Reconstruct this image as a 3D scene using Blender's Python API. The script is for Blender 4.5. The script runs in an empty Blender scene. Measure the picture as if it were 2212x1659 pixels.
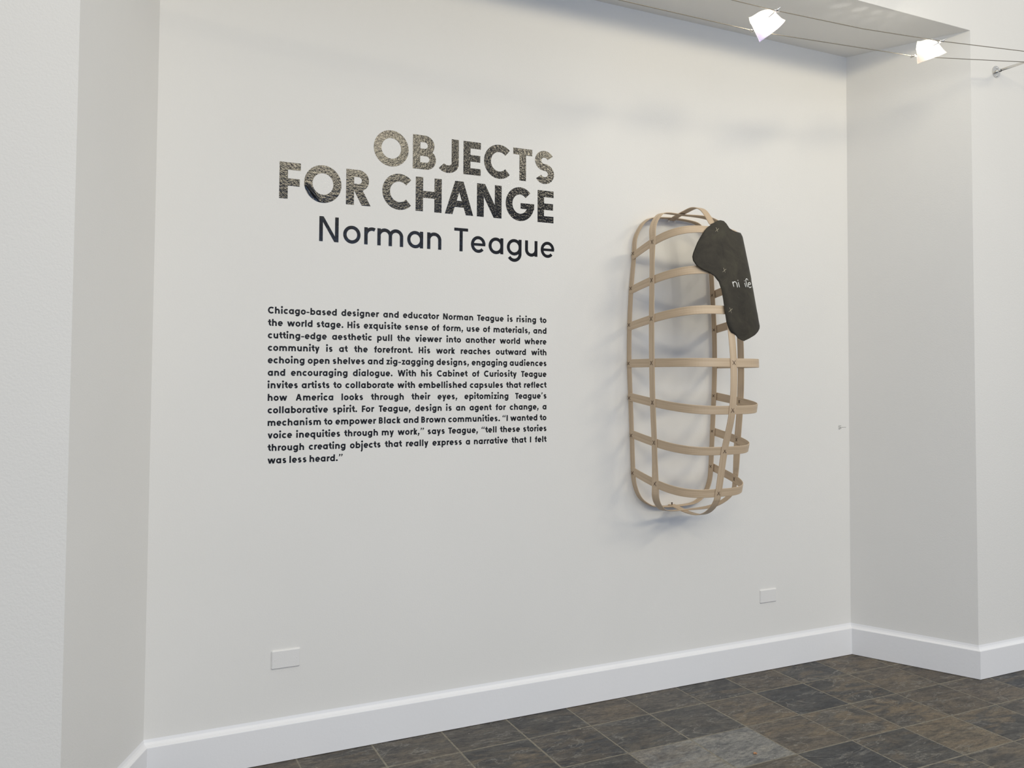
import bpy, math, random
from math import sin, cos, pi, radians
from mathutils import Vector, Matrix
from mathutils.geometry import delaunay_2d_cdt

C = bpy.context.scene.collection
SC = bpy.context.scene
random.seed(7)

# ------------------------------------------------------------------ camera
F_PX, YAW, PITCH, ROLL = 1883.661, 0.4634, 0.0383, 0.0053
CAM = Vector((-3.7358, -3.6029, 1.5316))
PX, PY = 60.765, -91.83                      # principal point offset in the 2212 x 1659 frame
cam = bpy.data.cameras.new('camera')
cam.sensor_fit = 'HORIZONTAL'; cam.sensor_width = 36.0
cam.lens = F_PX / 2212 * 36
cam.shift_x = -PX / 2212; cam.shift_y = PY / 2212
cam.clip_start = 0.05; cam.clip_end = 100
camo = bpy.data.objects.new('camera', cam); C.objects.link(camo)
_f = Vector((sin(YAW) * cos(PITCH), cos(YAW) * cos(PITCH), sin(PITCH)))
_r = Vector((cos(YAW), -sin(YAW), 0)); _u = _r.cross(_f)
_r2 = cos(ROLL) * _r + sin(ROLL) * _u; _u2 = -sin(ROLL) * _r + cos(ROLL) * _u
M = Matrix((_r2, _u2, -_f)).transposed().to_4x4(); M.translation = CAM
camo.matrix_world = M
SC.camera = camo

# ------------------------------------------------------------------ light and exposure
SC.view_settings.view_transform = 'Standard'
SC.view_settings.look = 'None'
SC.view_settings.gamma = 1.0
SC.view_settings.use_curve_mapping = False
SC.view_settings.exposure = 0.0
SC.render.film_transparent = False

world = bpy.data.worlds.new('world'); SC.world = world
world.use_nodes = True
wnt = world.node_tree; bg = wnt.nodes['Background']
# soft room light: a dim far side at eye level, brighter towards the ceiling overhead
wtc = wnt.nodes.new('ShaderNodeTexCoord'); wsp = wnt.nodes.new('ShaderNodeSeparateXYZ'); wrp = wnt.nodes.new('ShaderNodeValToRGB')
wnt.links.new(wtc.outputs['Generated'], wsp.inputs[0]); wnt.links.new(wsp.outputs['Z'], wrp.inputs['Fac'])
wrp.color_ramp.elements[0].position = 0.17; wrp.color_ramp.elements[0].color = (0.40, 0.43, 0.49, 1)
wrp.color_ramp.elements[1].position = 0.34; wrp.color_ramp.elements[1].color = (0.87, 0.91, 0.96, 1)
wnt.links.new(wrp.outputs['Color'], bg.inputs['Color'])
bg.inputs['Strength'].default_value = 0.74

def area(name, loc, target, sx, sy, energy, color):
    l = bpy.data.lights.new(name, 'AREA'); l.shape = 'RECTANGLE'
    l.size = sx; l.size_y = sy; l.energy = energy; l.color = color
    o = bpy.data.objects.new(name, l); C.objects.link(o)
    o.location = loc
    o.rotation_euler = (Vector(target) - Vector(loc)).to_track_quat('-Z', 'Y').to_euler()
    return o
# ceiling lights of the high room in front of the niche, and the daylight of its window front
for x, z, sy, en in ((-4.7, 4.35, .45, 62), (-1.4, 4.18, .60, 66), (2.0, 4.65, .45, 86)):
    area('ceiling_light', (x, -6.0, z), (-.3 * x - 2.2, 0, 1.9), 2.1, sy, en, (1.0, 0.89, 0.66))
area('window_light', (-1.9, -7.0, 1.7), (-1.8, 0, 1.2), 5.0, 2.7, 76, (0.42, 0.62, 1.0))

# ------------------------------------------------------------------ materials
def mat(name):
    m = bpy.data.materials.new(name); m.use_nodes = True
    nt = m.node_tree; b = nt.nodes['Principled BSDF']
    return m, nt, b
def N(nt, t, **kw):
    n = nt.nodes.new(t)
    for k, v in kw.items():
        if k in n.inputs: n.inputs[k].default_value = v
        else: setattr(n, k, v)
    return n
def simple(name, col, rough=.5, metal=0, **kw):
    m, nt, b = mat(name)
    b.inputs['Base Color'].default_value = (*col, 1)
    b.inputs['Roughness'].default_value = rough; b.inputs['Metallic'].default_value = metal
    for k, v in kw.items(): b.inputs[k].default_value = v
    return m
def coords(nt, out='Object', scale=(1, 1, 1)):
    tc = N(nt, 'ShaderNodeTexCoord'); mp = N(nt, 'ShaderNodeMapping')
    mp.inputs['Scale'].default_value = scale
    nt.links.new(tc.outputs[out], mp.inputs['Vector'])
    return mp.outputs['Vector']
def bump(nt, b, h, strength, dist):
    bp = N(nt, 'ShaderNodeBump'); bp.inputs['Strength'].default_value = strength
    bp.inputs['Distance'].default_value = dist
    nt.links.new(h, bp.inputs['Height']); nt.links.new(bp.outputs['Normal'], b.inputs['Normal'])
    return bp
def ramp(nt, fac, stops):
    r = N(nt, 'ShaderNodeValToRGB'); e = r.color_ramp.elements
    while len(e) < len(stops): e.new(0.5)
    for i, (p, c) in enumerate(stops):
        e[i].position = p; e[i].color = (*c, 1)
    nt.links.new(fac, r.inputs['Fac'])
    return r.outputs['Color']
def noise_tex(nt, vec, scale, detail=4, rough=.55, dist=0):
    n = N(nt, 'ShaderNodeTexNoise'); n.inputs['Scale'].default_value = scale
    n.inputs['Detail'].default_value = detail; n.inputs['Roughness'].default_value = rough
    n.inputs['Distortion'].default_value = dist
    nt.links.new(vec, n.inputs['Vector'])
    return n.outputs['Fac']
def mix(nt, fac, a, b, mode='MIX'):
    m = N(nt, 'ShaderNodeMix'); m.data_type = 'RGBA'; m.blend_type = mode
    for s, v in ((m.inputs[0], fac), (m.inputs[6], a), (m.inputs[7], b)):
        if hasattr(v, 'is_output'): nt.links.new(v, s)
        elif isinstance(v, (int, float)): s.default_value = v
        else: s.default_value = (*v, 1)
    return m.outputs[2]

def paint(name, col, rough, strength, scale):
    m, nt, b = mat(name)
    v = coords(nt)
    n1 = noise_tex(nt, v, scale, 3, .6); n2 = noise_tex(nt, v, 2.2, 2)
    c = ramp(nt, n2, [(.3, tuple(x * .985 for x in col)), (.7, col)])
    nt.links.new(c, b.inputs['Base Color']); b.inputs['Roughness'].default_value = rough
    bump(nt, b, n1, strength, .002)
    return m
MW = paint('white_wall_paint', (.80, .79, .765), .62, .20, 160)
MWR = paint('white_rolled_paint', (.80, .79, .765), .6, .42, 130)
MBB = paint('white_trim_paint', (.86, .86, .875), .42, .25, 60)
MPL = paint('painted_plate', (.80, .79, .775), .5, .2, 150)

def vinyl(name, strength, scale, rough):
    m, nt, b = mat(name)
    b.inputs['Base Color'].default_value = (.006, .006, .008, 1)
    b.inputs['Roughness'].default_value = rough
    b.inputs['Specular IOR Level'].default_value = .5
    v = coords(nt)
    n1 = noise_tex(nt, v, scale, 3, .6, .3)
    bump(nt, b, n1, strength, .0035)
    return m
MV = vinyl('glossy_black_vinyl', .23, 100, .09)
MVN = vinyl('black_vinyl', .16, 60, .12)
MVP = simple('matte_black_vinyl', (.006, .006, .009), .42, **{'Specular IOR Level': .22})

def wood():
    m, nt, b = mat('steam_bent_ash')
    v = coords(nt, 'UV', (3.0, 110, 1))
    n1 = noise_tex(nt, v, 1.0, 5, .6, .6)
    v2 = coords(nt, 'UV', (1.2, 9, 1)); n2 = noise_tex(nt, v2, 1.0, 3)
    c = ramp(nt, n1, [(.28, (.41, .305, .195)), (.5, (.55, .425, .29)), (.75, (.64, .515, .37))])
    c2 = mix(nt, n2, c, (.60, .455, .32))
    c3 = mix(nt, .55, c, c2)
    nt.links.new(c3, b.inputs['Base Color']); b.inputs['Roughness'].default_value = .5
    bump(nt, b, n1, .2, .0006)
    return m
MWD = wood()

def leather():
    m, nt, b = mat('dark_leather')
    v = coords(nt)
    n1 = noise_tex(nt, v, 9, 5, .65, .5); n2 = noise_tex(nt, v, 260, 3, .6); n3 = noise_tex(nt, v, 38, 4, .7)
    c = ramp(nt, n1, [(.32, (.026, .023, .018)), (.52, (.042, .037, .028)), (.72, (.060, .056, .038))])
    c = mix(nt, n3, c, (.058, .052, .042), 'MIX') if False else c
    sp = ramp(nt, n3, [(.66, (0, 0, 0)), (.80, (.03, .03, .026))])
    c = mix(nt, 1.0, c, sp, 'ADD')
    nt.links.new(c, b.inputs['Base Color']); b.inputs['Roughness'].default_value = .58
    b.inputs['Specular IOR Level'].default_value = .22
    bump(nt, b, n2, .25, .0008)
    return m
MLE = leather()
MTB = simple('brown_waxed_thread', (.085, .05, .03), .7)
MTC = simple('cream_thread', (.62, .56, .42), .7)
MWP = simple('white_marker_paint', (.85, .85, .82), .5)
MST = simple('brushed_steel', (.74, .72, .68), .30, 1.0)
MCB = simple('steel_cable', (.30, .27, .22), .42, .6)
MCH = simple('chrome', (.78, .77, .74), .12, 1.0)
MDK = simple('dark_socket', (.03, .03, .028), .4)
MLB = simple('label_print', (.10, .10, .10), .5)

def glass_shade(tail):
    m, nt, b = mat('frosted_dichroic_glass')
    v = coords(nt, 'UV')
    sep = N(nt, 'ShaderNodeSeparateXYZ'); nt.links.new(v, sep.inputs[0])
    # the coating shifts from clear white to a tint at the front corner of the sheet
    c = ramp(nt, sep.outputs['X'], [(.35, (.97, .96, .92)), (.70, (.96, .90, .93)), (1.0, tail)])
    tr = N(nt, 'ShaderNodeBsdfTranslucent'); nt.links.new(c, tr.inputs['Color'])
    df = N(nt, 'ShaderNodeBsdfDiffuse'); nt.links.new(c, df.inputs['Color'])
    tp = N(nt, 'ShaderNodeBsdfTransparent'); gl = N(nt, 'ShaderNodeBsdfGlossy'); gl.inputs['Roughness'].default_value = .15
    m1 = N(nt, 'ShaderNodeMixShader'); m1.inputs[0].default_value = .30
    nt.links.new(tr.outputs[0], m1.inputs[1]); nt.links.new(df.outputs[0], m1.inputs[2])
    m2 = N(nt, 'ShaderNodeMixShader'); m2.inputs[0].default_value = .42
    nt.links.new(m1.outputs[0], m2.inputs[1]); nt.links.new(tp.outputs[0], m2.inputs[2])
    m3 = N(nt, 'ShaderNodeMixShader'); m3.inputs[0].default_value = .06
    nt.links.new(m2.outputs[0], m3.inputs[1]); nt.links.new(gl.outputs[0], m3.inputs[2])
    nt.links.new(m3.outputs[0], nt.nodes['Material Output'].inputs['Surface'])
    return m
MGL = glass_shade((.74, .67, .97)); MGP = glass_shade((.97, .86, .76))
MBU = simple('lit_halogen_capsule', (1, 1, 1), .3)
MBU.node_tree.nodes['Principled BSDF'].inputs['Emission Color'].default_value = (1, .93, .82, 1)
MBU.node_tree.nodes['Principled BSDF'].inputs['Emission Strength'].default_value = 25

def slate():
    m, nt, b = mat('slate_tile')
    at = N(nt, 'ShaderNodeAttribute', attribute_name='tile_tone')
    rnd = N(nt, 'ShaderNodeAttribute', attribute_name='tile_seed')
    tc = N(nt, 'ShaderNodeTexCoord')
    add = N(nt, 'ShaderNodeVectorMath', operation='ADD')
    nt.links.new(tc.outputs['Object'], add.inputs[0]); nt.links.new(rnd.outputs['Vector'], add.inputs[1])
    v = add.outputs[0]
    mp = N(nt, 'ShaderNodeMapping'); mp.inputs['Scale'].default_value = (1.0, 2.6, 1)
    mp.inputs['Rotation'].default_value = (0, 0, .5)
    nt.links.new(v, mp.inputs['Vector']); vs = mp.outputs['Vector']
    big = noise_tex(nt, vs, 4.0, 6, .62, 1.1)
    fine = noise_tex(nt, vs, 34, 6, .7, .6)
    grain = noise_tex(nt, v, 210, 3, .7)
    rust = ramp(nt, big, [(.48, (0, 0, 0)), (.60, (1, 1, 1))])
    amount = N(nt, 'ShaderNodeMath', operation='MULTIPLY')
    nt.links.new(rust, amount.inputs[0]); nt.links.new(rnd.outputs['Alpha'], amount.inputs[1])
    big2 = noise_tex(nt, vs, 7.5, 5, .6, .9)
    blk = ramp(nt, big2, [(.40, (.62, .63, .66)), (.52, (1, 1, 1)), (.66, (1.28, 1.24, 1.15))])
    c = mix(nt, 1.0, at.outputs['Color'], blk, 'MULTIPLY')
    c = mix(nt, amount.outputs[0], c, (.170, .133, .088))
    dark = ramp(nt, fine, [(.36, (.55, .55, .57)), (.55, (1, 1, 1)), (.74, (1.45, 1.42, 1.32))])
    c = mix(nt, 1.0, c, dark, 'MULTIPLY')
    # pale cleft lines
    w = N(nt, 'ShaderNodeMath', operation='ABSOLUTE'); s = N(nt, 'ShaderNodeMath', operation='SUBTRACT')
    s.inputs[1].default_value = .5; nt.links.new(noise_tex(nt, vs, 2.6, 5, .6, .8), s.inputs[0]); nt.links.new(s.outputs[0], w.inputs[0])
    line = ramp(nt, w.outputs[0], [(.0, (1, 1, 1)), (.011, (0, 0, 0))])
    lf = N(nt, 'ShaderNodeMath', operation='MULTIPLY'); nt.links.new(line, lf.inputs[0]); nt.links.new(fine, lf.inputs[1])
    c = mix(nt, lf.outputs[0], c, (.27, .26, .23))
    gr = ramp(nt, grain, [(.35, (.78, .78, .78)), (.65, (1.2, 1.2, 1.2))])
    c = mix(nt, 1.0, c, gr, 'MULTIPLY')
    # white paint flecks and dust
    vor = N(nt, 'ShaderNodeTexVoronoi'); vor.inputs['Scale'].default_value = 13
    nt.links.new(v, vor.inputs['Vector'])
    fl = ramp(nt, vor.outputs['Distance'], [(.022, (1, 1, 1)), (.034, (0, 0, 0))])
    flm = N(nt, 'ShaderNodeMath', operation='MULTIPLY'); nt.links.new(fl, flm.inputs[0])
    gt = N(nt, 'ShaderNodeMath', operation='GREATER_THAN'); gt.inputs[1].default_value = .62
    sepc = N(nt, 'ShaderNodeSeparateColor'); nt.links.new(vor.outputs['Color'], sepc.inputs[0]); nt.links.new(sepc.outputs[0], gt.inputs[0])
    nt.links.new(gt.outputs[0], flm.inputs[1])
    c = mix(nt, flm.outputs[0], c, (.55, .54, .50))
    nt.links.new(c, b.inputs['Base Color'])
    b.inputs['Roughness'].default_value = .52; b.inputs['Specular IOR Level'].default_value = .4
    h = N(nt, 'ShaderNodeMath', operation='ADD'); nt.links.new(big, h.inputs[0]); nt.links.new(fine, h.inputs[1])
    bump(nt, b, h.outputs[0], .35, .004)
    return m
MSL = slate()
def grout():
    m, nt, b = mat('grout')
    v = coords(nt); n1 = noise_tex(nt, v, 60, 4)
    c = ramp(nt, n1, [(.3, (.165, .15, .118)), (.7, (.265, .242, .195))])
    nt.links.new(c, b.inputs['Base Color']); b.inputs['Roughness'].default_value = .85
    return m
MGR = grout()

# ------------------------------------------------------------------ helpers
def origin_of(o):
    v = Vector((0, 0, 0))
    while o is not None: v = v + o.location; o = o.parent
    return v
def obj(name, verts, faces, mats, parent=None, loc=None, smooth=False, uvs=None):
    """One mesh object; verts are in world space, its origin goes to loc (or its parent's)."""
    o_par = origin_of(parent) if parent else Vector((0, 0, 0))
    base = Vector(loc) if loc is not None else o_par
    me = bpy.data.meshes.new(name)
    me.from_pydata([tuple(Vector(v) - base) for v in verts], [], faces)
    for m in (mats if isinstance(mats, (list, tuple)) else [mats]): me.materials.append(m)
    if uvs:
        ul = me.uv_layers.new(name='UVMap')
        for lp in me.loops: ul.data[lp.index].uv = uvs[lp.vertex_index]
    if smooth:
        for p in me.polygons: p.use_smooth = True
    me.validate(); me.update()
    o = bpy.data.objects.new(name, me); C.objects.link(o)
    if parent: o.parent = parent
    o.location = base - o_par
    return o
def thing(name, label, cat, loc, group=None):
    o = bpy.data.objects.new(name, None); C.objects.link(o)
    o.empty_display_size = .05; o.location = loc
    o['label'] = label; o['category'] = cat
    if group: o['group'] = group
    return o
def tag(o, label, cat, group=None):
    o['label'] = label; o['category'] = cat
    if group: o['group'] = group
    return o
def struct(o):
    o['kind'] = 'structure'; return o
class MB:
    def __init__(s): s.v = []; s.f = []
    def add(s, vs, fs):
        n = len(s.v); s.v += [Vector(v) for v in vs]; s.f += [tuple(i + n for i in f) for f in fs]
    def prism(s, poly, z0, z1):
        n = len(poly)
        vs = [(x, y, z0) for x, y in poly] + [(x, y, z1) for x, y in poly]
        fs = [tuple(range(n - 1, -1, -1)), tuple(range(n, 2 * n))] + [(i, (i + 1) % n, n + (i + 1) % n, n + i) for i in range(n)]
        s.add(vs, fs)
    def box(s, a, b):
        s.prism([(a[0], a[1]), (b[0], a[1]), (b[0], b[1]), (a[0], b[1])], a[2], b[2])
    def tube(s, pts, r, n=8, cap=True):
        pts = [Vector(p) for p in pts]; rings = []
        up = None
        for i, p in enumerate(pts):
            t = (pts[min(i + 1, len(pts) - 1)] - pts[max(i - 1, 0)]).normalized()
            if up is None: up = t.orthogonal().normalized()
            up = (up - t * up.dot(t)).normalized(); w = t.cross(up)
            rr = r[i] if isinstance(r, (list, tuple)) else r
            rings.append([p + rr * (cos(2 * pi * k / n) * up + sin(2 * pi * k / n) * w) for k in range(n)])
        vs = [v for ring in rings for v in ring]
        fs = [(i * n + k, i * n + (k + 1) % n, (i + 1) * n + (k + 1) % n, (i + 1) * n + k) for i in range(len(pts) - 1) for k in range(n)]
        if cap: fs += [tuple(range(n - 1, -1, -1)), tuple((len(pts) - 1) * n + k for k in range(n))]
        s.add(vs, fs)
    def ball(s, c, r, n=10, sq=(1, 1, 1)):
        vs = []; fs = []
        c = Vector(c)
        for i in range(n // 2 + 1):
            a = pi * i / (n // 2)
            for k in range(n):
                b = 2 * pi * k / n
                vs.append(c + Vector((r * sq[0] * sin(a) * cos(b), r * sq[1] * sin(a) * sin(b), r * sq[2] * cos(a))))
        for i in range(n // 2):
            for k in range(n): fs.append((i * n + k, (i + 1) * n + k, (i + 1) * n + (k + 1) % n, i * n + (k + 1) % n))
        s.add(vs, fs)
    def build(s, name, m, parent=None, loc=None, smooth=False):
        return obj(name, s.v, s.f, m, parent, loc, smooth)
def catmull(pts, per=8, closed=False):
    pts = [Vector(p) for p in pts]; n = len(pts); out = []
    rng = range(n if closed else n - 1)
    for i in rng:
        if closed: a, b, c, d = pts[(i - 1) % n], pts[i], pts[(i + 1) % n], pts[(i + 2) % n]
        else:
            b, c = pts[i], pts[i + 1]
            a = pts[i - 1] if i else 2 * b - c
            d = pts[i + 2] if i + 2 < n else 2 * c - b
        for k in range(per):
            t = k / per
            out.append(.5 * ((2 * b) + (-a + c) * t + (2 * a - 5 * b + 4 * c - d) * t * t + (-a + 3 * b - 3 * c + d) * t ** 3))
    if not closed: out.append(pts[-1])
    return out
def lerp_tab(x, xs, ys):
    if x <= xs[0]: return ys[0]
    for i in range(len(xs) - 1):
        if x <= xs[i + 1]: return ys[i] + (ys[i + 1] - ys[i]) * (x - xs[i]) / (xs[i + 1] - xs[i])
    return ys[-1]

# ------------------------------------------------------------------ the setting
H_SOF = 3.3453
IL, IR = (-3.5741, 0.0), (0.0, 0.0)
OL, OR = (-3.8264, -0.5825), (0.2788, -0.5825)
YW = -0.5825
def slab(name, polys, m):
    b = MB()
    for poly, z0, z1 in polys: b.prism(poly, z0, z1)
    return struct(b.build(name, m))
slab('wall_back', [([(IL[0] - .05, 0), (IR[0] + .05, 0), (IR[0] + .05, .15), (IL[0] - .05, .15)], 0, 3.5)], MW)
slab('wall_right', [([IR, OR, (OR[0], -.42), (.12, -.0005), (.0, -.0005)], 0, H_SOF)], MW)
slab('wall_left', [([IL, (IL[0], -.0005), (IL[0] - .12, -.0005), (OL[0], -.42), OL], 0, H_SOF)], MW)
rect = lambda x0, y0, x1, y1: [(x0, y0), (x1, y0), (x1, y1), (x0, y1)]
slab('wall_front', [(rect(-8.0, YW, OL[0], -.42), 0, 4.9), (rect(OR[0], YW, 4.5, -.42), 0, 4.9),
                    (rect(OL[0], YW, OR[0], -.42), H_SOF, 4.9)], MWR)
slab('ceiling', [([(IL[0], 0), (OL[0], YW + .0008), (OR[0], YW + .0008), (IR[0], 0)], H_SOF - .0006, H_SOF + .12)], MW)

# baseboards: a flat board with a sloped, caulked top, mitred at the corners
PATH = [Vector(q) for q in ((-8.0, YW), OL, IL, IR, OR, (4.5, YW))]
def off_path(d):
    out = []
    for i, q in enumerate(PATH):
        ns = []
        for a, b in ((i - 1, i), (i, i + 1)):
            if a >= 0 and b < len(PATH):
                t = (PATH[b] - PATH[a]).normalized(); ns.append(Vector((t.y, -t.x)))
        if len(ns) == 1: out.append(q + d * ns[0])
        else:
            m = (ns[0] + ns[1]).normalized(); out.append(q + m * (d / m.dot(ns[0])))
    return out
PROF = [(0, .002), (.018, .002), (.018, .1405), (.0172, .1425), (.0125, .1448), (.0065, .1495), (.0024, .157), (.0006, .165), (0, .168)]
OFFS = {d: off_path(d) for d in {q[0] for q in PROF}}
for i, nm in enumerate(('baseboard_front_left', 'baseboard_left', 'baseboard_back', 'baseboard_right', 'baseboard_front_right')):
    n = len(PROF)
    vs = [(*OFFS[d][i], z) for d, z in PROF] + [(*OFFS[d][i + 1], z) for d, z in PROF]
    fs = [(k, (k + 1) % n, n + (k + 1) % n, n + k) for k in range(n)] + [tuple(range(n - 1, -1, -1)), tuple(range(n, 2 * n))]
    struct(obj(nm, vs, fs, MBB))

# floor: slate tiles about 30 cm square in pale grout
TS = .305; TX0, TY1 = -.8826, -.2417
TONE = {'k': (.050, .051, .053), 'd': (.074, .071, .066), 'b': (.108, .092, .073), 'g': (.200, .197, .186), 't': (.145, .120, .086), 'm': (.098, .089, .076)}
KNOWN = {(1, 0): ('k', .15), (1, 1): ('d', .7), (1, 2): ('b', .5), (2, -1): ('b', .8), (2, 0): ('m', .9), (2, 1): ('m', 1), (2, 2): ('b', .35),
         (3, -1): ('k', .1), (3, 0): ('d', .5), (3, 1): ('t', .9), (3, 2): ('d', .8), (2, -2): ('g', .0), (1, -1): ('b', .9), (1, -2): ('d', .15),
         (1, -3): ('d', .3), (1, -4): ('k', .4), (1, -5): ('d', .6), (2, -3): ('g', .35), (2, -4): ('d', .2), (0, 2): ('b', .6), (0, 1): ('d', .6), (0, 0): ('b', .3),
         (0, -1): ('d', .5), (0, -2): ('m', .2), (0, -3): ('b', .5), (0, -4): ('d', .3), (0, -5): ('m', .2), (0, -6): ('m', .3), (0, -7): ('m', .4),
         (1, 3): ('b', .3), (2, 3): ('b', .5), (3, -2): ('m', .4), (1, -6): ('m', .4)}
fv, ff, tone, seed, fm = [], [], [], [], []
fv += [Vector(q) for q in ((-8, -9, -.0006), (4.5, -9, -.0006), (4.5, .1, -.0006), (-8, .1, -.0006))]
ff.append((0, 1, 2, 3)); fm.append(1); tone += [(0, 0, 0, 1)] * 4; seed += [(0, 0, 0, 0)] * 4
for i in range(0, 28):
    for j in range(-23, 17):
        x0, x1 = TX0 + j * TS, TX0 + (j + 1) * TS
        y1, y0 = TY1 - (i - 1) * TS, TY1 - i * TS
        if i == 0: y1 = .0
        key, ru = KNOWN.get((i, j), (random.choice('kddbmmbgt'), random.random()))
        kk = random.uniform(.9, 1.1); c = [v * kk for v in TONE[key]]
        sd = (random.uniform(-20, 20), random.uniform(-20, 20), random.uniform(-9, 9), ru)
        g = .0030; jt = lambda: random.uniform(-.0012, .0012)
        q = [(x0 + g + jt(), y0 + g + jt()), (x1 - g + jt(), y0 + g + jt()), (x1 - g + jt(), y1 - g + jt()), (x0 + g + jt(), y1 - g + jt())]
        ex = .0012; n0 = len(fv)
        cx, cy = (x0 + x1) / 2, (y0 + y1) / 2
        fv += [Vector((x, y, -.002)) for x, y in q]
        fv += [Vector((x + (ex if x < cx else -ex), y + (ex if y < cy else -ex), 0)) for x, y in q]
        ff.append((n0 + 4, n0 + 5, n0 + 6, n0 + 7)); fm.append(0)
        for k in range(4): ff.append((n0 + k, n0 + (k + 1) % 4, n0 + 4 + (k + 1) % 4, n0 + 4 + k)); fm.append(0)
        tone += [(*c, 1)] * 8; seed += [sd] * 8
fl = struct(obj('floor', fv, ff, [MSL, MGR]))
for p, mi in zip(fl.data.polygons, fm): p.material_index = mi
for nm, data in (('tile_tone', tone), ('tile_seed', seed)):
    a = fl.data.attributes.new(nm, 'FLOAT_COLOR', 'POINT')
    for k, v in enumerate(data): a.data[k].color = v

# ------------------------------------------------------------------ lettering
def ribbon(pts, s, closed=False):
    """Stroke of width s along a centre line: list of (left, right) stations."""
    n = len(pts); out = []
    for i in range(n):
        p = pts[i]
        a = pts[(i - 1) % n] if (closed or i) else None
        b = pts[(i + 1) % n] if (closed or i < n - 1) else None
        d = []
        if a is not None: d.append((Vector(p) - Vector(a)).normalized())
        if b is not None: d.append((Vector(b) - Vector(p)).normalized())
        t = (d[0] + d[-1]).normalized(); nn = Vector((-t.y, t.x))
        k = max(.35, nn.dot(Vector((-d[0].y, d[0].x))))
        w = s / 2 / k
        out.append((Vector(p) + nn * w, Vector(p) - nn * w))
    if closed: out.append(out[0])
    return out
def arcp(cx, cy, rx, ry, a0, a1, n=None):
    n = n or max(6, int(abs(a1 - a0) / 9))
    return [(cx + rx * cos(radians(a0 + (a1 - a0) * k / n)), cy + ry * sin(radians(a0 + (a1 - a0) * k / n))) for k in range(n + 1)]
def bar(x0, y0, x1, y1): return [(Vector((x0, y1)), Vector((x0, y0))), (Vector((x1, y1)), Vector((x1, y0)))]
def diag(x0, y0, x1, y1, s):
    hw = s * math.hypot(x1 - x0, y1 - y0) / abs(y1 - y0) / 2
    a = [(Vector((x0 - hw, y0)), Vector((x0 + hw, y0))), (Vector((x1 - hw, y1)), Vector((x1 + hw, y1)))]
    return a
def ring(cx, cy, rx, ry, s, a0=None, a1=None):
    if a0 is None: return ribbon(arcp(cx, cy, rx - s / 2, ry - s / 2, 0, 360, 44)[:-1], s, True)
    return ribbon(arcp(cx, cy, rx - s / 2, ry - s / 2, a0, a1), s)
def spine_s(w, h, s, y0=0):
    rx = (w - s) / 2; ry = (h - s) / 4; cx = w / 2
    up = arcp(cx, y0 + h - s / 2 - ry, rx * .97, ry, 28, 270)
    lo = arcp(cx, y0 + s / 2 + ry, rx, ry, 90, -152)
    return ribbon(up[:-1] + lo, s)
def dot(cx, cy, r):
    return [(Vector((cx + r * cos(radians(a)), cy + r * sin(radians(a)))), Vector((cx + r * cos(radians(a)), cy - r * sin(radians(a))))) for a in range(180, -1, -18)]

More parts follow.
